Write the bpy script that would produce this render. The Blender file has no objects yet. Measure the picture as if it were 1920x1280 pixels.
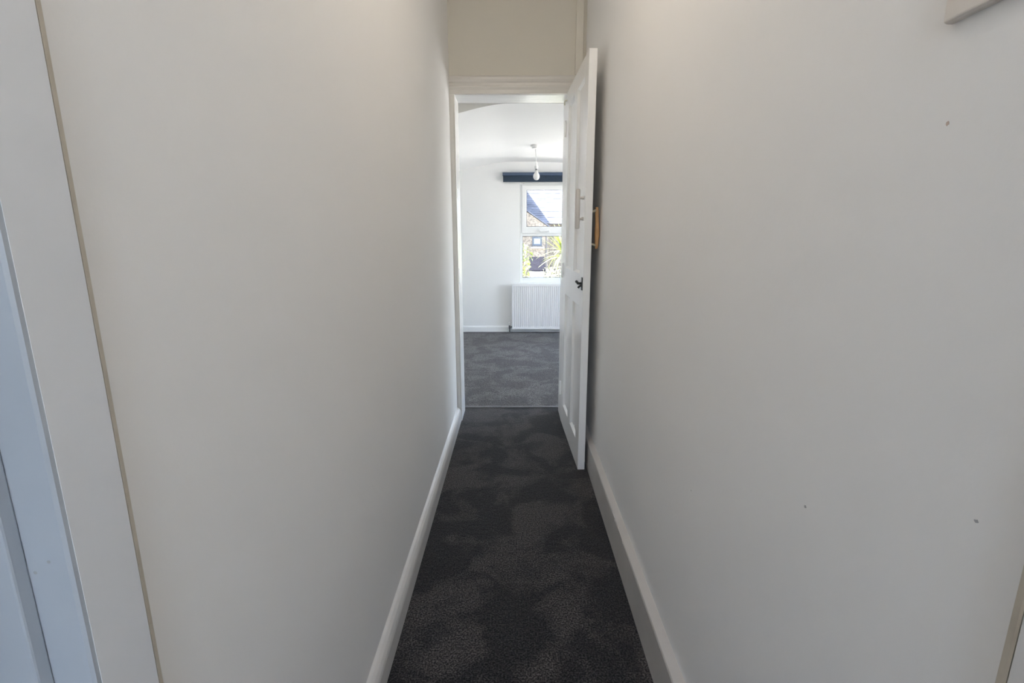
import bpy, bmesh, math, random
from mathutils import Vector, Matrix

# ------------------------------------------------------------------ camera
sc = bpy.context.scene
COL = sc.collection
F_PX, PITCH, YAW, ROLL, CAM_H = 926.9, 0.21218, -0.004838, -0.00173, 1.2
cam_data = bpy.data.cameras.new('camera')
cam_data.sensor_width = 36.0
cam_data.lens = F_PX * 36.0 / 1920.0
cam_data.clip_start = 0.02
cam_data.clip_end = 500
cam = bpy.data.objects.new('camera', cam_data)
COL.objects.link(cam)
_f = Vector((math.sin(YAW) * math.cos(PITCH), math.cos(YAW) * math.cos(PITCH), -math.sin(PITCH)))
_r = Vector((math.cos(YAW), -math.sin(YAW), 0))
_u = _r.cross(_f)
_r2 = math.cos(ROLL) * _r + math.sin(ROLL) * _u
_u2 = -math.sin(ROLL) * _r + math.cos(ROLL) * _u
_m = Matrix((( _r2.x, _u2.x, -_f.x, 0), (_r2.y, _u2.y, -_f.y, 0), (_r2.z, _u2.z, -_f.z, CAM_H), (0, 0, 0, 1)))
cam.matrix_world = _m
sc.camera = cam

# ------------------------------------------------------------------ light
SKY_STRENGTH = 0.55
SUN_STRENGTH = 15.0
BULB_STRENGTH = 29.0
EXPOSURE = 2.15
sc.view_settings.view_transform = 'Standard'
sc.view_settings.look = 'None'
sc.view_settings.gamma = 1.0
sc.view_settings.use_curve_mapping = False
sc.view_settings.exposure = EXPOSURE
sun_dir = Vector((0.644, 0.1, -1.0)).normalized()          # the way the sunlight travels
w = bpy.data.worlds.new('sky'); sc.world = w
w.use_nodes = True
wn = w.node_tree.nodes; wl = w.node_tree.links
wn.clear()
sky = wn.new('ShaderNodeTexSky'); sky.sky_type = 'NISHITA'
sky.sun_disc = False
sky.sun_elevation = math.asin(-sun_dir.z)
sky.sun_rotation = math.atan2(-sun_dir.x, -sun_dir.y)
sky.air_density = 1.0; sky.dust_density = 2.0; sky.ozone_density = 1.0
bg = wn.new('ShaderNodeBackground'); bg.inputs['Strength'].default_value = SKY_STRENGTH
wo = wn.new('ShaderNodeOutputWorld')
hs = wn.new('ShaderNodeHueSaturation'); hs.inputs['Saturation'].default_value = 0.68   # hazy sky
wl.new(sky.outputs[0], hs.inputs['Color']); wl.new(hs.outputs[0], bg.inputs[0]); wl.new(bg.outputs[0], wo.inputs[0])
sl = bpy.data.lights.new('sun', 'SUN'); sl.energy = SUN_STRENGTH; sl.angle = 0.0093; sl.color = (1.0, 0.97, 0.93)
so = bpy.data.objects.new('sun', sl); COL.objects.link(so)
so.location = (-25, -4, 40)
so.rotation_euler = sun_dir.to_track_quat('-Z', 'Y').to_euler()

def portal(name, loc, axis, sx, sy):
    l = bpy.data.lights.new(name, 'AREA'); l.shape = 'RECTANGLE'; l.size = sx; l.size_y = sy
    l.cycles.is_portal = True
    o = bpy.data.objects.new(name, l); COL.objects.link(o); o.location = loc
    o.rotation_euler = Vector(axis).to_track_quat('-Z', 'Z').to_euler()
portal('portal_bedroom_far', (0.685, 6.30, 1.22), (0, -1, 0), 1.2, 1.15)
portal('portal_bedroom_side', (2.56, 4.95, 1.15), (-1, 0, 0), 2.2, 1.6)
portal('portal_corridor_back', (0.02, -2.02, 1.63), (0, 1, 0), 0.74, 1.7)
sc.cycles.diffuse_bounces = 9
sc.cycles.max_bounces = 14
sc.cycles.transparent_max_bounces = 10
sc.cycles.caustics_reflective = False
sc.cycles.caustics_refractive = False

random.seed(7)
# ------------------------------------------------------------------ materials
def principled(name):
    m = bpy.data.materials.new(name); m.use_nodes = True
    nt = m.node_tree
    return m, nt, nt.nodes['Principled BSDF']

def mat(name, col, rough=0.5, vary=0.05, scale=6.0, bump=0.0, bscale=80.0, metal=0.0, spec=0.5, coat=0.0, col2=None):
    """principled surface whose colour drifts a little with a noise, with fine relief"""
    m, nt, b = principled(name)
    tc = nt.nodes.new('ShaderNodeTexCoord')
    n = nt.nodes.new('ShaderNodeTexNoise'); n.inputs['Scale'].default_value = scale
    n.inputs['Detail'].default_value = 5
    nt.links.new(tc.outputs['Object'], n.inputs['Vector'])
    r = nt.nodes.new('ShaderNodeValToRGB')
    c2 = col2 if col2 else tuple(max(0, c * (1 - vary)) for c in col)
    r.color_ramp.elements[0].position = 0.35; r.color_ramp.elements[1].position = 0.65
    r.color_ramp.elements[0].color = (*c2, 1); r.color_ramp.elements[1].color = (*col, 1)
    nt.links.new(n.outputs['Fac'], r.inputs['Fac'])
    nt.links.new(r.outputs['Color'], b.inputs['Base Color'])
    b.inputs['Roughness'].default_value = rough
    b.inputs['Metallic'].default_value = metal
    b.inputs['Specular IOR Level'].default_value = spec
    b.inputs['Coat Weight'].default_value = coat
    if bump:
        n2 = nt.nodes.new('ShaderNodeTexNoise'); n2.inputs['Scale'].default_value = bscale; n2.inputs['Detail'].default_value = 4
        nt.links.new(tc.outputs['Object'], n2.inputs['Vector'])
        bp = nt.nodes.new('ShaderNodeBump'); bp.inputs['Strength'].default_value = bump; bp.inputs['Distance'].default_value = 0.004
        nt.links.new(n2.outputs['Fac'], bp.inputs['Height'])
        nt.links.new(bp.outputs['Normal'], b.inputs['Normal'])
    return m

def carpet_mat(name, dark, light, fleck):
    m, nt, b = principled(name)
    N, Lk = nt.nodes, nt.links
    tc = N.new('ShaderNodeTexCoord')
    def noise(s, d=3, dist=0.0):
        n = N.new('ShaderNodeTexNoise'); n.inputs['Scale'].default_value = s; n.inputs['Detail'].default_value = d
        n.inputs['Distortion'].default_value = dist
        Lk.new(tc.outputs['Object'], n.inputs['Vector']); return n
    big = noise(4.2, 5, 0.9)                       # brushed patches of the pile
    mid = noise(13.0, 3, 1.2)
    sm = N.new('ShaderNodeMath'); sm.operation = 'MULTIPLY_ADD'; sm.inputs[1].default_value = 0.22
    Lk.new(mid.outputs['Fac'], sm.inputs[0]); Lk.new(big.outputs['Fac'], sm.inputs[2])
    rb = N.new('ShaderNodeValToRGB'); rb.color_ramp.elements[0].position = 0.56; rb.color_ramp.elements[1].position = 0.70
    rb.color_ramp.elements[0].color = (*dark, 1); rb.color_ramp.elements[1].color = (*light, 1)
    Lk.new(sm.outputs[0], rb.inputs['Fac'])
    fine = noise(190, 3)
    rf = N.new('ShaderNodeValToRGB'); rf.color_ramp.elements[0].position = 0.42; rf.color_ramp.elements[1].position = 0.70
    rf.color_ramp.elements[0].color = (0.35, 0.35, 0.35, 1); rf.color_ramp.elements[1].color = (*fleck, 1)
    Lk.new(fine.outputs['Fac'], rf.inputs['Fac'])
    mx = N.new('ShaderNodeMix'); mx.data_type = 'RGBA'; mx.blend_type = 'MULTIPLY'; mx.inputs[0].default_value = 1.0
    Lk.new(rb.outputs['Color'], mx.inputs[6]); Lk.new(rf.outputs['Color'], mx.inputs[7])
    Lk.new(mx.outputs[2], b.inputs['Base Color'])
    b.inputs['Roughness'].default_value = 1.0
    b.inputs['Specular IOR Level'].default_value = 0.1
    b.inputs['Sheen Weight'].default_value = 0.1
    b.inputs['Sheen Roughness'].default_value = 0.6
    bp = N.new('ShaderNodeBump'); bp.inputs['Strength'].default_value = 0.8; bp.inputs['Distance'].default_value = 0.006
    ad = N.new('ShaderNodeMath'); ad.operation = 'MULTIPLY_ADD'; ad.inputs[1].default_value = 0.6
    Lk.new(fine.outputs['Fac'], ad.inputs[0]); Lk.new(noise(60, 3).outputs['Fac'], ad.inputs[2])
    Lk.new(ad.outputs[0], bp.inputs['Height']); Lk.new(bp.outputs['Normal'], b.inputs['Normal'])
    return m

def glass_mat(name):
    m = bpy.data.materials.new(name); m.use_nodes = True
    nt = m.node_tree; nt.nodes.clear()
    o = nt.nodes.new('ShaderNodeOutputMaterial'); mx = nt.nodes.new('ShaderNodeMixShader')
    t = nt.nodes.new('ShaderNodeBsdfTransparent'); g = nt.nodes.new('ShaderNodeBsdfGlossy')
    t.inputs[0].default_value = (0.985, 0.99, 0.99, 1); g.inputs['Roughness'].default_value = 0.0
    fr = nt.nodes.new('ShaderNodeFresnel'); fr.inputs[0].default_value = 1.18
    nt.links.new(fr.outputs[0], mx.inputs[0]); nt.links.new(t.outputs[0], mx.inputs[1]); nt.links.new(g.outputs[0], mx.inputs[2])
    nt.links.new(mx.outputs[0], o.inputs[0])
    return m

M = {}
M['wall'] = mat('matt_white_emulsion', (0.84, 0.833, 0.823), 0.75, 0.015, 1.5, 0.10, 60, spec=0.3)
M['wall_room'] = mat('matt_brilliant_white', (0.86, 0.865, 0.87), 0.8, 0.01, 1.5, 0.06, 60, spec=0.3)
M['wall_end'] = mat('magnolia_emulsion', (0.66, 0.63, 0.565), 0.7, 0.02, 2.0, 0.1, 50, spec=0.3)
M['ceiling'] = mat('white_ceiling_paint', (0.85, 0.855, 0.86), 0.85, 0.015, 2.0, 0.08, 30, spec=0.2)
M['gloss'] = mat('white_gloss_paint', (0.86, 0.855, 0.845), 0.22, 0.02, 3.0, 0.05, 25, spec=0.5)
M['casing'] = mat('cream_gloss_casing', (0.66, 0.635, 0.60), 0.3, 0.03, 3.0, 0.1, 25)
M['soffit'] = mat('brushed_white_gloss', (0.74, 0.74, 0.74), 0.3, 0.03, 3.0, 0.9, 1.0)
_nt = M['soffit'].node_tree
_mp = _nt.nodes.new('ShaderNodeMapping'); _mp.inputs['Scale'].default_value = (5, 60, 60)   # brush strokes along the head
_b = [n for n in _nt.nodes if n.type == 'BUMP'][0]; _n = _b.inputs['Height'].links[0].from_node
_tc = [n for n in _nt.nodes if n.type == 'TEX_COORD'][0]
_nt.links.new(_tc.outputs['Object'], _mp.inputs['Vector']); _nt.links.new(_mp.outputs[0], _n.inputs['Vector'])
M['handle'] = mat('dimmed_white_handle', (0.62, 0.585, 0.55), 0.35, 0.03, 10)  # weaker light on the white bar put into a beige-grey colour
M['blue_gloss'] = mat('blue_grey_gloss', (0.44, 0.475, 0.52), 0.35, 0.06, 5.0, 0.05, 30)  # even blue-grey base, darker than the other woodwork
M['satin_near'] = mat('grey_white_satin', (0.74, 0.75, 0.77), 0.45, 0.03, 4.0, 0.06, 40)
M['satin'] = mat('white_satin_woodwork', (0.68, 0.66, 0.64), 0.38, 0.03, 4.0, 0.06, 40, spec=0.5)
M['skirt_r'] = mat('grey_white_skirting_paint', (0.58, 0.555, 0.53), 0.45, 0.05, 9.0, 0.08, 60, spec=0.4)  # even base, darker than the left skirting
M['edge_tan'] = mat('tan_edge_strip', (0.56, 0.52, 0.45), 0.8, 0.1, 30)  # tan strip along the wall edge of the architraves
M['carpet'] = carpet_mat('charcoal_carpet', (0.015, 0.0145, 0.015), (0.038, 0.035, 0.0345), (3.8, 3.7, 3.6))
M['carpet_lit'] = carpet_mat('charcoal_carpet_daylit', (0.062, 0.059, 0.059), (0.102, 0.097, 0.096), (2.7, 2.7, 2.7))  # corridor carpet's colour, lightened to stand for the bedroom daylight
M['seam'] = mat('carpet_seam_catchlight', (0.26, 0.26, 0.27), 0.95, 0.2, 60, 0.4, 300)  # pale colour stands for light caught on the raised pile
M['plastic'] = mat('white_plastic', (0.80, 0.80, 0.79), 0.35, 0.02, 10)
M['upvc'] = mat('white_upvc', (0.86, 0.87, 0.88), 0.3, 0.01, 4)
M['gasket'] = mat('grey_gasket', (0.10, 0.10, 0.11), 0.7, 0.1, 20)
M['glass'] = glass_mat('window_glass')
M['navy'] = mat('navy_blind_fabric', (0.020, 0.040, 0.072), 0.8, 0.12, 30, 0.2, 400)
M['navy2'] = mat('navy_blind_rail', (0.055, 0.085, 0.15), 0.45, 0.05, 20)
M['radiator'] = mat('white_radiator_enamel', (0.84, 0.84, 0.85), 0.3, 0.01, 5)
M['chrome'] = mat('dull_chrome', (0.30, 0.30, 0.31), 0.3, 0.15, 40, metal=1.0)
M['iron'] = mat('dark_metal_lock', (0.06, 0.062, 0.06), 0.4, 0.3, 80, metal=0.7)
M['brass'] = mat('pale_brass', (0.58, 0.55, 0.44), 0.4, 0.1, 60, metal=0.35)
M['wood'] = mat('varnished_pine', (0.62, 0.36, 0.16), 0.4, 0.2, 25, spec=0.5)
M['bulbglass'] = mat('opal_bulb_glass', (0.78, 0.78, 0.77), 0.2, 0.01, 3)
M['switch'] = mat('aged_plate_plastic', (0.70, 0.65, 0.60), 0.45, 0.04, 30)
M['mark'] = mat('brown_scuff', (0.60, 0.49, 0.43), 0.9, 0.2, 90)
M['markdark'] = mat('grey_scuff', (0.46, 0.46, 0.47), 0.9, 0.2, 90)
# outdoors
M['brick'] = mat('stock_brick', (0.215, 0.19, 0.155), 0.9, 0.3, 7.0, 0.5, 12, col2=(0.085, 0.075, 0.066))
M['slate'] = mat('grey_slate', (0.072, 0.082, 0.108), 0.85, 0.3, 1.6, 0.4, 5, col2=(0.046, 0.053, 0.072))
M['gutter'] = mat('dark_gutter', (0.05, 0.05, 0.055), 0.5)
M['bluewood'] = mat('blue_grey_paint', (0.03, 0.042, 0.06), 0.6)
M['paleblue'] = mat('pale_pane', (0.14, 0.18, 0.24), 0.3)
M['stone'] = mat('pale_stone', (0.75, 0.74, 0.70), 0.8)
M['felt'] = mat('dark_roof_felt', (0.010, 0.010, 0.014), 0.95, 0.3, 5, spec=0.05)
M['shed'] = mat('pale_shed_boards', (0.60, 0.63, 0.70), 0.8)
M['grass'] = mat('sunlit_gravel_garden', (0.46, 0.44, 0.40), 0.95, 0.3, 1.2, 0.5, 20)
M['leaf'] = mat('strap_leaf', (0.34, 0.37, 0.13), 0.5, 0.4, 4.0, col2=(0.16, 0.21, 0.06))
M['leaf2'] = mat('yellow_green_leaf', (0.22, 0.26, 0.07), 0.5, 0.4, 5.0, col2=(0.04, 0.07, 0.02))
M['leaf3'] = mat('pale_blossom_leaf', (0.42, 0.42, 0.24), 0.6, 0.3, 5.0, col2=(0.22, 0.26, 0.10))
M['bark'] = mat('brown_bark', (0.20, 0.16, 0.11), 0.9, 0.3, 12, 0.6, 30)

def emit_mat(name, col, s):
    m = bpy.data.materials.new(name); m.use_nodes = True
    nt = m.node_tree; nt.nodes.clear()
    o = nt.nodes.new('ShaderNodeOutputMaterial'); e = nt.nodes.new('ShaderNodeEmission')
    e.inputs[0].default_value = (*col, 1); e.inputs[1].default_value = s
    nt.links.new(e.outputs[0], o.inputs[0]); return m
M['lit'] = emit_mat('lit_warm_bulb', (1.0, 0.86, 0.70), BULB_STRENGTH)

# ------------------------------------------------------------------ mesh helpers
def obj(name, bm, m, parent=None, smooth=False, bevel=0.0, seg=2, loc=None):
    bmesh.ops.recalc_face_normals(bm, faces=bm.faces[:])
    me = bpy.data.meshes.new(name); bm.to_mesh(me); bm.free()
    me.materials.append(M[m])
    if smooth:
        for p in me.polygons: p.use_smooth = True
    o = bpy.data.objects.new(name, me); COL.objects.link(o)
    if parent: o.parent = parent
    if loc: o.location = loc
    if bevel:
        md = o.modifiers.new('bevel', 'BEVEL'); md.width = bevel; md.segments = seg; md.limit_method = 'ANGLE'
        md.angle_limit = math.radians(40)
    return o

def box(bm, x0, x1, y0, y1, z0, z1):
    v = [bm.verts.new((x, y, z)) for x in (x0, x1) for y in (y0, y1) for z in (z0, z1)]
    for f in ((0, 1, 3, 2), (4, 6, 7, 5), (0, 4, 5, 1), (2, 3, 7, 6), (0, 2, 6, 4), (1, 5, 7, 3)):
        bm.faces.new([v[i] for i in f])
    return bm

def B(x0, x1, y0, y1, z0, z1): return box(bmesh.new(), x0, x1, y0, y1, z0, z1)

def prism(pts, axis, a, b, bm=None):
    """extrude a closed outline along an axis. axis y: pts=(x,z); axis x: pts=(y,z); axis z: pts=(x,y)"""
    bm = bm or bmesh.new()
    def P(p, t): return {'y': (p[0], t, p[1]), 'x': (t, p[0], p[1]), 'z': (p[0], p[1], t)}[axis]
    A = [bm.verts.new(P(p, a)) for p in pts]; C = [bm.verts.new(P(p, b)) for p in pts]
    n = len(pts)
    for i in range(n):
        bm.faces.new((A[i], A[(i + 1) % n], C[(i + 1) % n], C[i]))
    bm.faces.new(A); bm.faces.new(C[::-1])
    return bm

def lathe(prof, seg=24, bm=None, c=(0, 0, 0)):
    bm = bm or bmesh.new()
    rings = []
    for r, z in prof:
        if r < 1e-6: rings.append([bm.verts.new((c[0], c[1], c[2] + z))])
        else: rings.append([bm.verts.new((c[0] + r * math.cos(2 * math.pi * k / seg), c[1] + r * math.sin(2 * math.pi * k / seg), c[2] + z)) for k in range(seg)])
    for a, b in zip(rings, rings[1:]):
        for k in range(seg):
            k2 = (k + 1) % seg
            if len(a) == 1 and len(b) == 1: continue
            if len(a) == 1: bm.faces.new((a[0], b[k], b[k2]))
            elif len(b) == 1: bm.faces.new((a[k], b[0], a[k2]))
            else: bm.faces.new((a[k], a[k2], b[k2], b[k]))
    return bm

def tube(path, rad, seg=10, bm=None):
    bm = bm or bmesh.new()
    path = [Vector(p) for p in path]; n = len(path)
    rads = rad if isinstance(rad, (list, tuple)) else [rad] * n
    rings = []; prev = None
    for i, p in enumerate(path):
        t = (path[min(i + 1, n - 1)] - path[max(i - 1, 0)]).normalized()
        ref = prev if prev is not None else (Vector((1, 0, 0)) if abs(t.x) < 0.8 else Vector((0, 0, 1)))
        s = (ref - t * ref.dot(t)).normalized(); q = t.cross(s); prev = s
        rings.append([bm.verts.new(p + rads[i] * (math.cos(2 * math.pi * k / seg) * s + math.sin(2 * math.pi * k / seg) * q)) for k in range(seg)])
    for a, b in zip(rings, rings[1:]):
        for k in range(seg): bm.faces.new((a[k], a[(k + 1) % seg], b[(k + 1) % seg], b[k]))
    bm.faces.new(rings[0][::-1]); bm.faces.new(rings[-1])
    return bm

def slab(us, zs, holes, t0, t1, axis):
    """a welded wall on a grid with rectangular holes; us/zs sorted cuts, thickness t0..t1 along axis"""
    bm = bmesh.new(); cache = {}
    def V(u, z, t):
        k = (round(u, 5), round(z, 5), round(t, 5))
        if k not in cache:
            cache[k] = bm.verts.new((u, t, z) if axis == 'y' else (t, u, z))
        return cache[k]
    def solid(i, j):
        if i < 0 or j < 0 or i >= len(us) - 1 or j >= len(zs) - 1: return False
        cu, cz = (us[i] + us[i + 1]) / 2, (zs[j] + zs[j + 1]) / 2
        return not any(h[0] < cu < h[1] and h[2] < cz < h[3] for h in holes)
    for i in range(len(us) - 1):
        for j in range(len(zs) - 1):
            if not solid(i, j): continue
            a, b, c, d = us[i], us[i + 1], zs[j], zs[j + 1]
            for t in (t0, t1): bm.faces.new((V(a, c, t), V(b, c, t), V(b, d, t), V(a, d, t)))
            if not solid(i - 1, j): bm.faces.new((V(a, c, t0), V(a, d, t0), V(a, d, t1), V(a, c, t1)))
            if not solid(i + 1, j): bm.faces.new((V(b, c, t0), V(b, d, t0), V(b, d, t1), V(b, c, t1)))
            if not solid(i, j - 1): bm.faces.new((V(a, c, t0), V(b, c, t0), V(b, c, t1), V(a, c, t1)))
            if not solid(i, j + 1): bm.faces.new((V(a, d, t0), V(b, d, t0), V(b, d, t1), V(a, d, t1)))
    return bm

def wall(u0, u1, z0, z1, holes, t0, t1, axis):
    us = sorted({u0, u1, *[h[0] for h in holes if u0 < h[0] < u1], *[h[1] for h in holes if u0 < h[1] < u1]})
    zs = sorted({z0, z1, *[h[2] for h in holes if z0 < h[2] < z1], *[h[3] for h in holes if z0 < h[3] < z1]})
    return slab(us, zs, holes, t0, t1, axis)

def empty(name, loc=(0, 0, 0)):
    o = bpy.data.objects.new(name, None); COL.objects.link(o); o.location = loc; o.empty_display_size = 0.1
    return o

def tag(o, label, cat=None, kind=None, group=None):
    o['label'] = label
    if cat: o['category'] = cat
    if kind: o['kind'] = kind
    if group: o['group'] = group
    return o

def S(o, label, cat): return tag(o, label, cat, 'structure')

# ------------------------------------------------------------------ dimensions (metres)
XL, XR = -0.375, 0.41            # corridor faces
YE, YB = 3.10, 3.284             # end wall: corridor face, bedroom face
YF = 6.148                       # bedroom window wall
ZC = 2.6                         # corridor ceiling
OL, OR, OT = -0.345, 0.306, 1.993  # clear opening of the end doorway

# ------------------------------------------------------------------ shell: corridor
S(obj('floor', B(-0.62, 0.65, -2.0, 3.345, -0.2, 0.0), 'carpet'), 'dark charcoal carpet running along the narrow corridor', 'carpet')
S(obj('floor_bedroom', B(-1.65, 2.55, 3.345, 6.3, -0.2, 0.004), 'carpet_lit'), 'charcoal grey carpet of the bright bedroom beyond the doorway', 'carpet')
bm = prism([(3.337, 0.0), (3.353, 0.0), (3.353, 0.005), (3.349, 0.009), (3.341, 0.009), (3.337, 0.005)], 'x', OL - 0.02, OR + 0.03)
S(obj('trim_1', bm, 'seam'), 'carpet seam across the bedroom doorway, the light it catches painted pale', 'seam')

S(obj('wall_left', wall(-2.0, YE + 0.02, 0, ZC, [(-0.43, 0.38, 0, 2.02)], XL - 0.13, XL, 'x'), 'wall'),
  'plain off-white wall along the left side of the corridor', 'wall')
wr = S(obj('wall_right', wall(-2.0, YE + 0.02, 0, ZC, [(-0.47, 0.30, 0, 2.02)], XR, XR + 0.13, 'x'), 'wall'),
  'plain off-white wall along the right side of the corridor', 'wall')
S(obj('wall_end', wall(-1.65, 2.55, 0, ZC, [(OL - 0.028, OR + 0.028, -1, OT + 0.03)], YE, YB, 'y'), 'wall_end'),
  'cream wall above the doorway at the end of the corridor', 'wall')
S(obj('wall_back', wall(-0.62, 0.65, 0, ZC, [(-0.35, 0.39, 0.78, 2.48)], -2.0, -1.85, 'y'), 'wall'), 'corridor wall behind the viewer', 'wall')
S(obj('ceiling', B(-1.65, 2.55, -2.0, YB, ZC, ZC + 0.12), 'ceiling'), 'flat white ceiling above the corridor', 'ceiling')
# scuffs on the right wall, each a small stain lying on the paint
for (y, z, r, mm) in ((0.502, 1.3025, 0.0022, 'mark'), (0.397, 0.951, 0.0019, 'markdark'), (0.634, 0.825, 0.0022, 'markdark'), (1.05, 0.62, 0.0016, 'markdark')):
    bm = bmesh.new()
    pts = [bm.verts.new((XR - 0.0004, y + r * math.cos(a) * random.uniform(.6, 1.3), z + r * math.sin(a) * random.uniform(.6, 1.2))) for a in [k * math.pi / 5 for k in range(10)]]
    back = [bm.verts.new((XR + 0.001, v.co.y, v.co.z)) for v in pts]
    bm.faces.new(pts)
    for k in range(10): bm.faces.new((pts[k], pts[(k + 1) % 10], back[(k + 1) % 10], back[k]))
    obj('scuff_mark', bm, mm, wr)

# skirting boards
bl = prism([(XL, 0), (-0.350, 0), (-0.350, 0.062), (-0.3525, 0.072), (-0.358, 0.083), (-0.366, 0.091), (XL, 0.095)], 'y', 0.4205, YE - 0.02)
S(obj('baseboard_left', bl, 'satin'), 'white bevelled skirting board along the left corridor wall', 'skirting board')
br = prism([(XR, 0), (0.381, 0), (0.381, 0.140), (0.3835, 0.1445), (XR, 0.149)], 'y', 0.338, YE - 0.02)
brd = S(obj('baseboard_right', br, 'skirt_r'), 'tall white skirting board with a flat ledge along the right wall', 'skirting board')
for (y, l) in ((1.60, 0.05), (1.72, 0.03)):
    bm = prism([(y - l, 0.139), (y + l, 0.139), (y + l * 0.8, 0.1475), (y - l * 0.7, 0.148)], 'x', 0.3798, 0.3835)
    obj('paint_chip', bm, 'skirt_r', brd)

# ------------------------------------------------------------------ near left doorway: architrave, lining, stop
AF = XL + 0.012
t2 = S(empty('trim_2', (AF, 0.355, 0)), 'white door frame with architrave at the left edge near the viewer', 'door frame')
def under(o, p):
    o.parent = p; o.matrix_parent_inverse = Matrix.Translation(-p.location); return o
under(obj('architrave', prism([(XL, 0.361), (XL, 0.4205), (AF - 0.002, 0.4205), (AF, 0.4185), (AF, 0.361)], 'z', 0, 2.1), 'satin_near'), t2)
under(obj('edge_line', prism([(XL, 0.4205), (XL, 0.4378), (AF - 0.0075, 0.4290), (AF - 0.001, 0.4205)], 'z', 0, 2.1), 'edge_tan'), t2)
under(obj('lining', prism([(XL - 0.13, 0.355), (AF - 0.003, 0.355), (AF - 0.0005, 0.357), (AF - 0.0005, 0.361), (XL, 0.361), (XL, 0.381), (XL - 0.13, 0.381)], 'z', 0, 2.03), 'blue_gloss'), t2)
under(obj('door_stop', B(-0.445, -0.398, 0.342, 0.355, 0, 2.0), 'blue_gloss', bevel=0.002), t2)
under(obj('lining', B(XL - 0.13, XL, -0.43, -0.405, 0, 2.03), 'blue_gloss', bevel=0.003), t2)
under(obj('lining_head', B(XL - 0.13, XL, -0.405, 0.355, 2.0, 2.025), 'blue_gloss', bevel=0.003), t2)
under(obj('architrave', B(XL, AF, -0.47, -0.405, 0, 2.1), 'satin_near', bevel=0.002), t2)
under(obj('architrave_head', B(XL, AF, -0.405, 0.355, 2.02, 2.1), 'satin_near', bevel=0.002), t2)
for (x, z) in ((-0.393, 0.93), (-0.380, 0.94)):
    bm = bmesh.new(); bmesh.ops.create_circle(bm, cap_ends=True, radius=0.0016, segments=10, matrix=Matrix.Translation((x, 0.3546, z)) @ Matrix.Rotation(math.pi / 2, 4, 'X'))
    under(obj('nail_hole', bm, 'markdark'), t2)
S(obj('door_2', B(-0.482, -0.447, -0.405, 0.355, 0.006, 1.995), 'blue_gloss', bevel=0.002), 'closed white door in the left side doorway', 'door')
# near right doorway
t3 = S(empty('trim_3', (XR, 0.3, 0)), 'white architrave at the bottom right corner near the viewer', 'door frame')
RF = XR - 0.012
under(obj('architrave', prism([(XR, 0.278), (XR, 0.336), (RF + 0.002, 0.336), (RF, 0.334), (RF, 0.281), (RF + 0.003, 0.278)], 'z', 0, 2.1), 'satin'), t3)
under(obj('edge_line', prism([(XR, 0.336), (XR, 0.353), (RF + 0.0075, 0.344), (RF + 0.001, 0.336)], 'z', 0, 2.1), 'edge_tan'), t3)
under(obj('lining', B(XR, XR + 0.13, 0.278, 0.30, 0, 2.02), 'gloss', bevel=0.003), t3)
under(obj('lining', B(XR, XR + 0.13, -0.47, -0.448, 0, 2.02), 'gloss', bevel=0.003), t3)
under(obj('lining_head', B(XR, XR + 0.13, -0.448, 0.278, 2.0, 2.022), 'gloss', bevel=0.003), t3)
S(obj('door_3', B(XR + 0.03, XR + 0.065, -0.445, 0.275, 0.006, 1.995), 'gloss', bevel=0.002), 'closed white door in the right side doorway', 'door')

# ------------------------------------------------------------------ end doorway: casing and lining
t4 = S(empty('trim_4', (0, YE, 0)), 'white moulded door frame around the bedroom doorway', 'door frame')
def casing_prof(w):   # (depth proud of wall, distance from the opening)
    return [(0, 0), (0.013, 0), (0.015, 0.004 * w / 0.1), (0.015, 0.022), (0.017, 0.026), (0.020, 0.034), (0.020, 0.040), (0.016, 0.045), (0.016, 0.058), (0.022, 0.064), (0.026, 0.074), (0.026, 0.086), (0.021, 0.094), (0.012, 0.098), (0, 0.098)]
head = prism([(YE - d, OT + 0.002 + t) for d, t in casing_prof(0.1)], 'x', XL, 0.41)
under(obj('head_casing', head, 'casing'), t4)
under(obj('casing', prism([(XL, YE), (XL, YE - 0.018), (-0.354, YE - 0.018), (-0.350, YE - 0.014), (-0.347, YE - 0.014), (OL, YE - 0.010), (OL, YE)], 'z', 0, OT + 0.002), 'casing'), t4)
under(obj('casing', prism([(XR, YE), (XR, YE - 0.018), (0.35, YE - 0.018), (0.345, YE - 0.012), (0.315, YE - 0.012), (0.312, YE)], 'z', 0, OT + 0.002), 'casing'), t4)
under(obj('lining', B(OL - 0.028, OL, YE, YB, 0, OT), 'gloss', bevel=0.002), t4)
under(obj('lining', B(OR, OR + 0.028, YE, YB, 0, OT), 'gloss', bevel=0.002), t4)
under(obj('lining_head', B(OL - 0.028, OR + 0.028, YE, YB, OT, OT + 0.03), 'soffit', bevel=0.002), t4)
for z0, z1 in ((1.42, 1.475), (0.905, 0.995)):
    under(obj('latch_keep', B(OL - 0.0005, OL + 0.0022, YE + 0.004, YE + 0.03, z0, z1), 'plastic', bevel=0.0008), t4)
# boxed pipe run in the corner above the doorway
S(obj('trim_5', B(0.348, 0.391, YE - 0.022, YE, OT + 0.1, ZC), 'wall_end', bevel=0.003), 'narrow painted boxing in the corner above the open door', 'pipe boxing')

# ------------------------------------------------------------------ the open door
DW, DT, DH = 0.712, 0.036, 1.99
d1 = empty('door_1', (0.304, 3.088, 0.006))
S(d1, 'white four-panel door standing open against the right wall', 'door')
ang = math.atan2(0.0245, 0.711)
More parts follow.
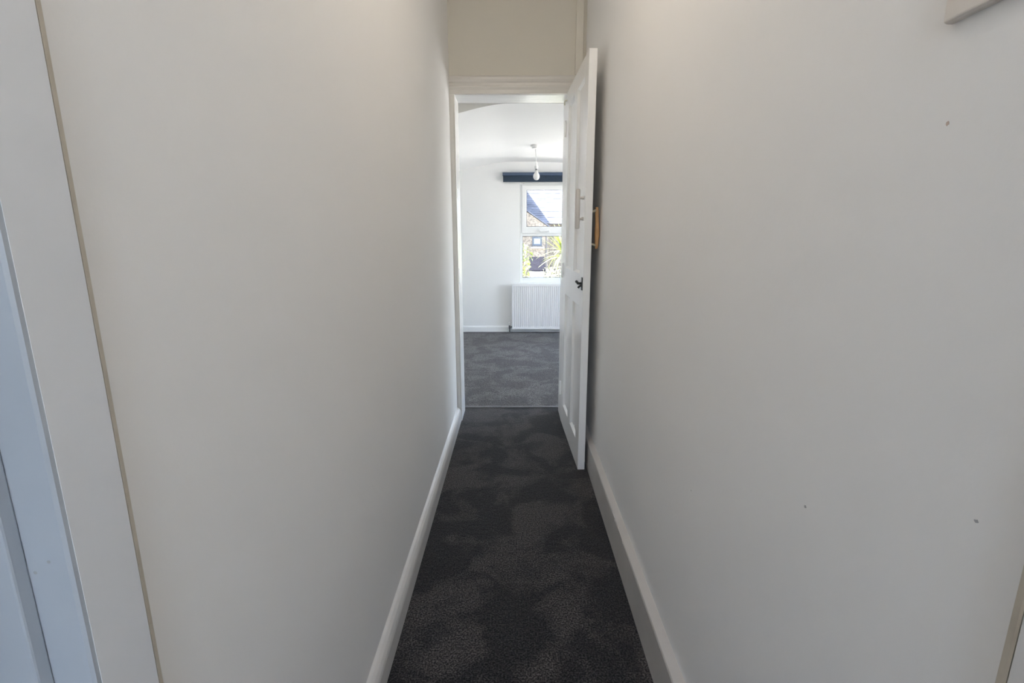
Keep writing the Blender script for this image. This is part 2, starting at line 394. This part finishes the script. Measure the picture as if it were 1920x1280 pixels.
# local frame: u along the leaf from the hinge (-y), v thickness (+x), z up
d1.rotation_euler = (0, 0, ang)
def dbox(u0, u1, v0, v1, z0, z1): return B(v0, v1, -u1, -u0, z0, z1)
ST, MU = 0.10, 0.10
PWd = (DW - 2 * ST - MU) / 2
ZB, ZL0, ZL1, ZT = 0.135, 0.845, 1.005, 1.905
obj('hinge_stile', dbox(0, ST, 0, DT, 0, DH), 'gloss', d1, bevel=0.0015)
obj('lock_stile', dbox(DW - ST, DW, 0, DT, 0, DH), 'gloss', d1, bevel=0.0015)
for nm, a, b in (('bottom_rail', 0, ZB), ('lock_rail', ZL0, ZL1), ('top_rail', ZT, DH)):
    obj(nm, dbox(ST, DW - ST, 0, DT, a, b), 'gloss', d1)
m0 = ST + PWd
for a, b in ((ZB, ZL0), (ZL1, ZT)):
    obj('muntin', dbox(m0, m0 + MU, 0.0, DT, a, b), 'gloss', d1)
    for u in (ST, m0 + MU):
        pn = obj('panel', dbox(u, u + PWd, 0.012, DT - 0.012, a, b), 'gloss', d1)
        for face in (0, 1):     # sloping bead around the panel, both faces
            bm = bmesh.new()
            o_, i_ = (0.001, 0.0125) if face == 0 else (DT - 0.001, DT - 0.0125)
            q = 0.012
            out = [bm.verts.new((o_, -uu, zz)) for uu, zz in ((u, a), (u + PWd, a), (u + PWd, b), (u, b))]
            inn = [bm.verts.new((i_, -uu, zz)) for uu, zz in ((u + q, a + q), (u + PWd - q, a + q), (u + PWd - q, b - q), (u + q, b - q))]
            low = [bm.verts.new((i_, -uu, zz)) for uu, zz in ((u, a), (u + PWd, a), (u + PWd, b), (u, b))]
            for k in range(4):
                k2 = (k + 1) % 4
                bm.faces.new((out[k], out[k2], inn[k2], inn[k]))
                bm.faces.new((out[k], out[k2], low[k2], low[k]))
                bm.faces.new((low[k], low[k2], inn[k2], inn[k]))
            obj('panel_bead', bm, 'gloss', pn)
# hinges
for z in (0.22, 0.98, 1.80):
    bm = lathe([(0, -0.045), (0.006, -0.045), (0.006, 0.045), (0, 0.045)], 12, c=(-0.004, 0.004, z))
    obj('hinge', bm, 'gloss', d1, smooth=False)
cp = obj('top_catch', tube([(-0.001, -0.03, 1.945), (-0.012, -0.03, 1.945), (-0.016, -0.03, 1.938), (-0.016, -0.03, 1.92)], 0.0035, 8), 'brass', d1)
# white pull handle on the corridor face
uh = DW - 0.045
ph = obj('pull_handle', tube([(-0.026, -uh, 1.222), (-0.027, -uh, 1.228), (-0.027, -uh, 1.398), (-0.026, -uh, 1.404)], [0.009, 0.011, 0.011, 0.009], 14), 'handle', d1, smooth=True)
tag(ph, 'white bar pull handle')
for z in (1.268, 1.364):
    obj('handle_stub', tube([(0.002, -uh, z), (-0.006, -uh, z), (-0.024, -uh, z)], [0.010, 0.0065, 0.0065], 12), 'handle', ph, smooth=True)
# dark latch
lk = obj('latch', dbox(DW - 0.032, DW - 0.006, -0.004, 0.001, 0.932, 0.994), 'iron', d1, bevel=0.001)
tag(lk, 'small dark metal latch')
obj('latch_spindle', tube([(-0.002, -(DW - 0.018), 0.965), (-0.022, -(DW - 0.018), 0.965)], 0.006, 12), 'iron', lk)
obj('latch_lever', tube([(-0.020, -(DW - 0.018), 0.965), (-0.023, -(DW - 0.024), 0.969), (-0.025, -(DW - 0.030), 0.973), (-0.026, -(DW - 0.034), 0.972)], [0.007, 0.006, 0.006, 0.007], 10), 'iron', lk)
obj('latch_snib', tube([(-0.004, -(DW - 0.018), 0.955), (-0.014, -(DW - 0.020), 0.950), (-0.018, -(DW - 0.022), 0.943)], [0.005, 0.005, 0.006], 10), 'iron', lk)
# timber pull handle on the wall face
uw = DW - 0.05
prof = []
wz0, wz1 = 1.128, 1.322
path, rads = [], []
for k in range(15):
    t = k / 14
    path.append((DT + 0.031 + 0.003 * math.cos(math.pi * (t - .3)) , -uw, wz0 + t * (wz1 - wz0)))
    rads.append(0.0085 + 0.0035 * math.exp(-((t - 0.38) / 0.16) ** 2) - (0.002 if k in (0, 14) else 0))
wh = obj('pull_handle', tube(path, rads, 12), 'wood', d1, smooth=True)
tag(wh, 'turned pine pull handle with pale brass brackets')
for z in (1.150, 1.302):
    obj('bracket', tube([(DT - 0.001, -uw, z), (DT + 0.003, -uw, z), (DT + 0.012, -uw, z), (DT + 0.028, -uw, z + (0.006 if z > 1.2 else -0.006))], [0.012, 0.010, 0.005, 0.008], 12), 'brass', wh, smooth=True)

# ------------------------------------------------------------------ plate on the right wall (top right corner)
pl = empty('wall_plate', (XR, 0.468, 1.391))
tag(pl, 'off-white plate fixed to the right wall, cut off at the top right corner', 'wall plate')
obj('plate', prism([(-0.0095, 0.0015), (-0.0095, 0.088), (-0.006, 0.0905), (0, 0.0905), (0, 0), (-0.006, 0)], 'y', -0.062, 0.048), 'switch', pl, bevel=0.0015)
obj('raised_panel', B(-0.0105, -0.0095, -0.050, 0.036, 0.016, 0.078), 'switch', pl, bevel=0.001)
obj('screw', tube([(-0.011, 0.033, 0.018), (-0.0122, 0.033, 0.018)], 0.0016, 10), 'switch', pl)

# ------------------------------------------------------------------ corridor lamp (above the frame)
lp = tag(empty('pendant_lamp', (-0.05, 1.25, ZC)), 'warm pendant bulb hanging from the corridor ceiling', 'lamp')
obj('ceiling_rose', lathe([(0, 0), (0.045, 0), (0.045, -0.012), (0.03, -0.022), (0.008, -0.026), (0, -0.026)], 24), 'plastic', lp, smooth=True)
obj('cable', tube([(0, 0, -0.02), (0, 0, -0.10)], 0.003, 8), 'plastic', lp)
obj('lampholder', lathe([(0, -0.09), (0.012, -0.09), (0.018, -0.11), (0.018, -0.145), (0, -0.145)], 16), 'plastic', lp, smooth=True)
obj('bulb', lathe([(0, -0.145), (0.013, -0.145), (0.014, -0.16), (0.024, -0.18), (0.03, -0.205), (0.026, -0.228), (0.014, -0.242), (0, -0.245)], 20), 'lit', lp, smooth=True)

# ------------------------------------------------------------------ bedroom shell
BX0, BX1 = -1.5, 2.4
WX0, WX1, WZ0, WZ1 = 0.069, 1.301, 0.612, 1.806
S(obj('wall_far', wall(BX0 - 0.15, BX1 + 0.15, 0, 2.45, [(WX0, WX1, WZ0, WZ1)], YF, YF + 0.16, 'y'), 'wall_room'), 'white bedroom wall around the far window', 'wall')
S(obj('wall_far_left', B(BX0 - 0.15, BX0, YB, YF, 0, 2.45), 'wall_room'), 'left side wall of the bedroom out of view', 'wall')
S(obj('wall_far_right', wall(YB, YF, 0, 2.45, [(3.85, 6.05, 0.35, 1.95)], BX1, BX1 + 0.15, 'x'), 'wall_room'), 'right side wall of the bedroom out of view', 'wall')
def ceil_z(x, near):
    """soffit height across the room: flat in the middle, easing down to the left and a touch to the right"""
    if x > -0.07: return 2.045 - 0.014 * min(1, max(0, (x - 0.1) / 0.5)) ** 2
    d = -0.07 - x
    return 2.045 - ((0.068 if near else 0.047) * (d / 0.33) ** 1.35)
bm = bmesh.new()
xs = [BX0 - 0.15 + (BX1 + 0.3 - BX0) * k / 90 for k in range(91)]
ys = [3.508, 4.3, 5.2, YF]
g = [[bm.verts.new((x, y, ceil_z(x, True) * (1 - j / 3) + ceil_z(x, False) * j / 3)) for x in xs] for j, y in enumerate(ys)]
for j in range(3):
    for k in range(90):
        f = bm.faces.new((g[j][k], g[j][k + 1], g[j + 1][k + 1], g[j + 1][k])); f.smooth = True
tn, tf = [[bm.verts.new((x, y, 2.45)) for x in (xs[0], xs[-1])] for y in (ys[0], ys[-1])]
bm.faces.new(g[0] + [tn[1], tn[0]]); bm.faces.new(g[3] + [tf[1], tf[0]]); bm.faces.new((tn[0], tn[1], tf[1], tf[0]))
bm.faces.new([r[0] for r in g] + [tf[0], tn[0]]); bm.faces.new([r[-1] for r in g] + [tf[1], tn[1]])
cb = obj('ceiling_bedroom', bm, 'ceiling')
md = cb.modifiers.new('split', 'EDGE_SPLIT'); md.split_angle = math.radians(40)
S(cb, 'low white bedroom ceiling curving down to the left', 'ceiling')
S(obj('ceiling_recess', B(BX0 - 0.15, BX1 + 0.15, YB, 3.508, 2.25, 2.45), 'ceiling'), 'higher strip of ceiling just inside the bedroom', 'ceiling')
S(obj('baseboard_far', prism([(YF, 0), (YF - 0.018, 0), (YF - 0.018, 0.062), (YF - 0.012, 0.074), (YF, 0.078)], 'x', BX0, BX1), 'upvc'), 'low white skirting board below the bedroom window', 'skirting board')
S(obj('wall_below_house', B(-1.65, 2.55, -2.0, 6.308, -2.8, -0.2), 'brick'), 'brick storey below the rooms', 'wall')

# ------------------------------------------------------------------ bedroom window
def window(name, label, x0, x1, z0, z1, yf, rot=None, sashes=True):
    """upvc window in the plane y=yf.. (local x right, z up, +y outward)"""
    w_ = S(empty(name, (0, 0, 0)), label, 'window')
    fw, d = 0.03, 0.07
    mx = (x0 + x1) / 2; tz0, tz1 = 1.187, 1.221
    y0, y1 = yf, yf + d
    obj('frame_jamb', B(x0, x0 + fw, y0, y1, z0, z1), 'upvc', w_, bevel=0.004)
    obj('frame_jamb', B(x1 - fw, x1, y0, y1, z0, z1), 'upvc', w_, bevel=0.004)
    obj('frame_head', B(x0 + fw, x1 - fw, y0, y1, z1 - fw, z1), 'upvc', w_, bevel=0.004)
    obj('frame_bottom', B(x0 + fw, x1 - fw, y0, y1, z0, z0 + 0.068), 'upvc', w_, bevel=0.004)
    obj('mullion', B(mx - 0.035, mx + 0.035, y0, y1, z0 + 0.068, z1 - fw), 'upvc', w_, bevel=0.004)
    for a, b in ((x0 + fw, mx - 0.035), (mx + 0.035, x1 - fw)):
        obj('transom', B(a, b, y0, y1, tz0, tz1), 'upvc', w_, bevel=0.004)
        # fixed lower light
        obj('gasket', wall(a, b, z0 + 0.068, tz0, [(a + 0.006, b - 0.006, z0 + 0.074, tz0 - 0.006)], y0 + 0.02, y0 + 0.034, 'y'), 'gasket', w_)
        obj('pane', B(a + 0.003, b - 0.003, y0 + 0.036, y0 + 0.040, z0 + 0.071, tz0 - 0.002), 'glass', w_)
        # opening top light
        s0, s1, q0, q1 = a - 0.010, b + 0.010, tz1 - 0.004, z1 - fw + 0.008
        sh = obj('sash', wall(s0, s1, q0, q1, [(s0 + 0.056, s1 - 0.056, q0 + 0.079, q1 - 0.056)], y0 - 0.014, y0 + 0.03, 'y'), 'upvc', w_, bevel=0.005)
        obj('gasket', wall(s0 + 0.055, s1 - 0.055, q0 + 0.078, q1 - 0.055, [(s0 + 0.061, s1 - 0.061, q0 + 0.084, q1 - 0.061)], y0 - 0.002, y0 + 0.012, 'y'), 'gasket', sh)
        obj('pane', B(s0 + 0.056, s1 - 0.056, y0 + 0.014, y0 + 0.018, q0 + 0.079, q1 - 0.056), 'glass', sh)
        hd = obj('handle', B((s0 + s1) / 2 - 0.075, (s0 + s1) / 2 + 0.055, y0 - 0.045, y0 - 0.028, q0 + 0.022, q0 + 0.044), 'upvc', sh, bevel=0.006)
        obj('handle_base', B((s0 + s1) / 2 + 0.02, (s0 + s1) / 2 + 0.05, y0 - 0.03, y0 - 0.013, q0 + 0.018, q0 + 0.05), 'upvc', sh, bevel=0.003)
    return w_
w1 = window('window_1', 'white plastic window with top opener in the far bedroom wall', WX0 + 0.002, WX1 - 0.002, WZ0 + 0.002, WZ1 - 0.002, YF + 0.012)
obj('sill_board', B(WX0 - 0.012, WX1 + 0.012, YF - 0.012, YF + 0.012, WZ0 - 0.006, WZ0 + 0.012), 'upvc', w1, bevel=0.003)

def plain_window(name, label, axis, u0, u1, z0, z1, t):
    w_ = S(empty(name), label, 'window')
    um = (u0 + u1) / 2
    e = 0.035
    obj('frame', wall(u0, u1, z0, z1, [(u0 + e, um - e / 2, z0 + e, z1 - e), (um + e / 2, u1 - e, z0 + e, z1 - e)], t, t + 0.06, axis), 'upvc', w_)
    for a, b in ((u0 + e, um - e / 2), (um + e / 2, u1 - e)):
        obj('pane', wall(a, b, z0 + e, z1 - e, [], t + 0.03, t + 0.034, axis), 'glass', w_)
plain_window('window_2', 'white window in the right bedroom wall out of view', 'x', 3.851, 6.049, 0.351, 1.949, BX1 + 0.05)
plain_window('window_3', 'white window behind the viewer at the corridor end', 'y', -0.349, 0.389, 0.781, 2.479, -1.96)

# ------------------------------------------------------------------ navy blind rolled up above the window
bd = tag(empty('roller_blind', (0.68, YF, 1.81)), 'navy blue blind drawn up above the far window', 'blind')
LB = 0.815
obj('headrail', prism([(0, 0.072), (-0.05, 0.072), (-0.056, 0.078), (-0.056, 0.106), (-0.05, 0.109), (0, 0.109)], 'x', -LB, LB), 'navy2', bd)
for k in range(3):
    y = -0.047 + 0.013 * k
    obj('fabric_fold', prism([(y, 0.0 + .004 * k), (y - 0.006, 0.005 + .004 * k), (y - 0.006, 0.066), (y - 0.003, 0.0715), (y + 0.004, 0.0715), (y + 0.005, 0.003 + .004 * k)], 'x', -LB + 0.004, LB - 0.004), 'navy', bd)
for s in (-1, 1):
    obj('end_cap', B(s * LB - 0.002, s * LB + 0.002, -0.055, -0.002, 0.073, 0.108), 'navy2', bd)

# ------------------------------------------------------------------ radiator
rd = tag(empty('radiator', (-0.028, YF, 0.053)), 'white ribbed panel radiator below the far window', 'radiator')
RW, RH, RY = 1.43, 0.557, -0.1
pitch = 0.0245
n = int((RW - 0.03) / pitch)
pts = [(0.0, RY)]
x = 0.012
pts.append((x, RY))
for k in range(n):
    a = x + k * pitch
    pts += [(a + 0.004, RY), (a + 0.008, RY + 0.009), (a + 0.0145, RY + 0.009), (a + 0.0185, RY), (a + pitch - 0.001, RY)]
pts.append((RW, RY))
bm = bmesh.new()
zs = (0.028, 0.036, RH - 0.036, RH - 0.028)
rows = []
for j, z in enumerate((0.0, 0.024, 0.034, RH - 0.034, RH - 0.024, RH)):
    fl = j in (2, 3)
    rows.append([bm.verts.new((px, py if fl else RY, z)) for px, py in pts])
for a, b in zip(rows, rows[1:]):
    for k in range(len(pts) - 1):
        bm.faces.new((a[k], a[k + 1], b[k + 1], b[k]))
obj('front_panel', bm, 'radiator', rd)
obj('rear_panel', B(0.0, RW, RY + 0.055, RY + 0.062, 0, RH - 0.004), 'radiator', rd)
for xx in (-0.002, RW - 0.001):
    obj('side_panel', B(xx, xx + 0.003, RY + 0.001, RY + 0.066, 0.004, RH), 'radiator', rd)
tg = obj('top_grille', B(0.0, RW, RY + 0.002, RY + 0.066, RH - 0.002, RH + 0.004), 'radiator', rd, bevel=0.001)
obj('fixing_bracket', B(0.12, 0.15, RY + 0.06, -0.001, 0.1, RH - 0.05), 'radiator', rd)
obj('fixing_bracket', B(RW - 0.15, RW - 0.12, RY + 0.06, -0.001, 0.1, RH - 0.05), 'radiator', rd)
vv = obj('valve', tube([(0.002, RY + 0.03, 0.028), (-0.018, RY + 0.03, 0.028), (-0.031, RY + 0.03, 0.028)], [0.010, 0.012, 0.012], 12), 'chrome', rd)
tag(vv, 'dark chrome valve with pipe into the floor')
obj('valve_cap', lathe([(0, 0.022), (0.012, 0.022), (0.014, 0.03), (0.013, 0.055), (0.009, 0.06), (0, 0.06)], 14, c=(-0.031, RY + 0.03, 0.022)), 'plastic', vv, smooth=True)
obj('valve_body', lathe([(0, -0.02), (0.012, -0.02), (0.013, 0.0), (0.012, 0.026), (0, 0.026)], 14, c=(-0.031, RY + 0.03, 0.022)), 'chrome', vv)
obj('pipe', tube([(-0.031, RY + 0.03, 0.01), (-0.031, RY + 0.03, -0.05)], 0.0085, 10), 'chrome', vv)

# ------------------------------------------------------------------ bedroom pendant
bp_ = tag(empty('bedroom_pendant', (0.205, 5.053, 2.0445)), 'bare white bulb on a short white cable from the bedroom ceiling', 'lamp')
obj('ceiling_rose', lathe([(0, 0), (0.046, 0), (0.046, -0.014), (0.036, -0.018), (0.032, -0.032), (0.014, -0.036), (0, -0.036)], 28), 'plastic', bp_, smooth=False)
obj('cable', tube([(0, 0, -0.03), (0.004, 0, -0.07), (0.007, 0, -0.12), (0.009, 0, -0.17)], 0.0032, 8), 'plastic', bp_, smooth=True)
hl = obj('lampholder', lathe([(0, 0.0), (0.006, 0.0), (0.010, -0.03), (0.014, -0.034), (0.0155, -0.045), (0.0155, -0.062), (0, -0.062)], 18, c=(0.010, 0, -0.155)), 'plastic', bp_, smooth=False)
obj('holder_ring', lathe([(0.014, -0.038), (0.0185, -0.038), (0.0185, -0.048), (0.014, -0.048)], 18, c=(0.010, 0, -0.155)), 'plastic', hl)
bb = obj('bulb', lathe([(0, -0.0), (0.0125, 0.0), (0.0135, -0.012), (0.018, -0.022), (0.027, -0.034), (0.0315, -0.05), (0.031, -0.065), (0.025, -0.079), (0.014, -0.088), (0, -0.091)], 28, c=(0.011, 0, -0.232)), 'bulbglass', bp_, smooth=True)
obj('bulb_cap', lathe([(0, 0.016), (0.0115, 0.016), (0.0115, -0.001), (0, -0.001)], 18, c=(0.011, 0, -0.231)), 'chrome', bb)

# ------------------------------------------------------------------ outdoors
S(obj('ground', B(-80, 90, -40.0, 110, -3.0, -2.8), 'grass'), 'pale sunlit garden ground beyond the window', 'garden')
nh = tag(empty('neighbour_house', (2.45, 40, -2.8)), 'buff brick house with bright slate roof seen through the window', 'house')
def H(o): return under(o, nh)
H(obj('main_wall', B(0.2, 14, 40.0, 46.5, -2.8, 2.05), 'brick'))
# slate roof laid in lapped courses
bm = bmesh.new()
sl_ = math.radians(40); c_, s_ = math.cos(sl_), math.sin(sl_)
base = Vector((0, 39.72, 2.08))
for k in range(34):
    d0 = k * 0.24; d1_ = d0 + 0.30
    for a0 in range(0, 23):
        j = random.uniform(-0.01, 0.01); xx = 0.2 + a0 * 0.6
        y0, z0 = base.y + d0 * c_, base.z + d0 * s_
        y1, z1 = base.y + d1_ * c_, base.z + d1_ * s_
        n_ = Vector((0, -s_, c_)) * (0.028 + j)
        v = [bm.verts.new((xx, y0 + n_.y, z0 + n_.z)), bm.verts.new((xx + 0.595, y0 + n_.y, z0 + n_.z)), bm.verts.new((xx + 0.595, y1, z1)), bm.verts.new((xx, y1, z1))]
        bm.faces.new(v)
        u = [bm.verts.new((xx, y0, z0 - 0.002)), bm.verts.new((xx + 0.595, y0, z0 - 0.002))]
        bm.faces.new((v[0], u[0], u[1], v[1]))
ro = H(obj('roof', bm, 'slate')); ro['kind'] = 'stuff'
H(obj('roof_deck', prism([(39.72, 2.05), (39.72 + 8.3 * c_, 2.05 + 8.3 * s_), (39.72 + 8.3 * c_, 2.05)], 'x', 0.2, 14), 'slate'))
H(obj('gutter', tube([(2.5, 39.66, 2.06), (14, 39.66, 2.06)], 0.09, 8), 'gutter'))
# lean-to with sloping top
LY = 36.0
H(obj('lean_to_wall', prism([(0.2, -2.8), (2.42, -2.8), (2.42, 1.76), (0.2, 3.26)], 'y', LY, 40.0), 'brick'))
H(obj('lean_to_roof', prism([(0.2, 3.31), (2.55, 1.70), (2.55, 1.80), (0.2, 3.43)], 'y', LY - 0.08, 40.0), 'slate'))
wn_ = H(obj('window_frame', wall(1.282, 1.973, 0.426, 1.099, [(1.397, 1.858, 0.56, 0.955)], LY - 0.05, LY + 0.001, 'y'), 'bluewood'))
pn = obj('pane', B(1.397, 1.858, LY - 0.03, LY - 0.02, 0.56, 0.955), 'paleblue', wn_)
H(obj('window_sill', B(1.173, 2.128, LY - 0.2, LY, 0.275, 0.352), 'stone'))
H(obj('downpipe', tube([(2.28, LY - 0.06, 1.75), (2.28, LY - 0.06, -2.8)], 0.05, 8), 'gutter'))
th = tag(obj('roof_shade_block', B(-9, 0.2, 34, 47, -2.8, 6.1), 'brick'), 'added brick block, out of view, shading the neighbouring roof', 'house')  # unseen block, added and sized to cast the shadow on the slate roof
sd = tag(empty('garden_shed', (1.4, 30, -2.8)), 'pale garden shed with dark sloping roof below the neighbour house window', 'shed')
under(obj('shed_wall', B(0.95, 1.80, 30.0, 31.4, -2.8, -0.83), 'shed'), sd)
under(obj('shed_roof', prism([(29.85, -0.87), (31.5, -0.14), (31.5, -0.24), (29.85, -0.94)], 'x', 0.88, 1.88), 'felt'), sd)
under(obj('shed_door', B(1.15, 1.55, 29.97, 30.0, -2.75, -0.98), 'shed'), sd)

# strap-leaved palm
def leaf_mesh(length, width, droop, segs=7):
    bm = bmesh.new(); rows = []
    for k in range(segs + 1):
        t = k / segs
        w_ = width * (0.55 + 0.45 * math.sin(math.pi * min(1, t * 1.4 + 0.1))) * (1 - t ** 3) + 0.002
        x_ = length * (t - 0.18 * droop * t * t); z_ = -droop * length * 0.55 * t * t
        rows.append([bm.verts.new((x_, -w_ / 2, z_ + w_ * 0.2)), bm.verts.new((x_, 0, z_)), bm.verts.new((x_, w_ / 2, z_ + w_ * 0.2))])
    for a, b in zip(rows, rows[1:]):
        for k in range(2): bm.faces.new((a[k], a[k + 1], b[k + 1], b[k]))
    bmesh.ops.solidify(bm, geom=bm.faces[:], thickness=0.002)
    me = bpy.data.meshes.new('leaf'); bm.to_mesh(me); bm.free(); me.materials.append(M['leaf']); return me
leaves = [leaf_mesh(0.72, 0.045, 0.25), leaf_mesh(0.66, 0.05, 0.7), leaf_mesh(0.6, 0.045, 1.1)]
def palm(x, y, z, n, label, sc_=1.0):
    t = tag(empty('strap_leaved_palm', (x, y, -2.8)), label, 'palm')
    obj('trunk', tube([(0, 0, 0), (0.03, 0, 1.2), (-0.02, 0, 2.4), (0, 0, z + 2.8)], [0.09, 0.075, 0.06, 0.05], 10), 'bark', t, smooth=True)
    for k in range(n):
        e = random.uniform(-0.5, 1.35)
        o = bpy.data.objects.new('leaf', leaves[0 if e > 0.6 else (1 if e > 0 else 2)]); COL.objects.link(o); o.parent = t
        o.location = (0, 0, z + 2.8 + random.uniform(-0.1, 0.05))
        o.rotation_euler = (random.uniform(-.3, .3), -e, k * 2.39996 + random.uniform(-.2, .2))
        o.scale = (sc_ * random.uniform(.85, 1.1),) * 3
palm(1.10, 11.0, 0.82, 70, 'tall strap-leaved garden palm right of the shed roof, seen through the window')

def foliage(n, rx, ry, z0, z1, size, seed, taper=0.3):
    rnd = random.Random(seed); bm = bmesh.new()
    for _ in range(n):
        a = rnd.uniform(0, 2 * math.pi); r = math.sqrt(rnd.random()); t = rnd.random()
        k = 1 - taper * t
        p = Vector((rx * r * math.cos(a) * k, ry * r * math.sin(a) * k, z0 + (z1 - z0) * t))
        R = Matrix.Rotation(rnd.uniform(0, 6.28), 3, 'Z') @ Matrix.Rotation(rnd.uniform(-0.3, 1.2), 3, 'Y') @ Matrix.Rotation(rnd.uniform(-.5, .5), 3, 'X')
        s = size * rnd.uniform(0.6, 1.2)
        v = [bm.verts.new(p + R @ Vector(q)) for q in ((0, 0, 0), (s * .45, s * .3, s * .05), (s, 0, -s * .12), (s * .45, -s * .3, s * .05))]
        bm.faces.new((v[0], v[1], v[2])); bm.faces.new((v[0], v[2], v[3]))
    return bm
def shrub(name, x, y, n, rx, ry, z0, z1, size, seed, m, label, cat, stems=4, taper=0.3):
    t = tag(empty(name, (x, y, -2.8)), label, cat)
    f = obj('foliage', foliage(n, rx, ry, z0 + 2.8, z1 + 2.8, size, seed, taper), m, t); f['kind'] = 'stuff'
    rnd = random.Random(seed + 1)
    for k in range(stems):
        a = rnd.uniform(0, 6.28)
        obj('stem', tube([(0.05 * math.cos(a), 0.05 * math.sin(a), 0), (rx * .3 * math.cos(a), ry * .3 * math.sin(a), (z0 + 2.8) * .6), (rx * .6 * math.cos(a + .4), ry * .6 * math.sin(a + .4), z1 + 2.6)], [0.025, 0.018, 0.008], 7), 'bark', t)
    return t
shrub('tall_shrub', 0.10, 9.5, 1100, 0.25, 0.3, -2.3, 1.05, 0.11, 3, 'leaf2', 'tall yellow-green leafy shrub at the left edge of the window', 'shrub', taper=0.1)
shrub('low_shrub', 1.25, 13.0, 3000, 0.85, 0.6, -2.8, 0.36, 0.09, 5, 'leaf3', 'pale sunlit bush below the strap-leaved palm', 'shrub', taper=0.35)
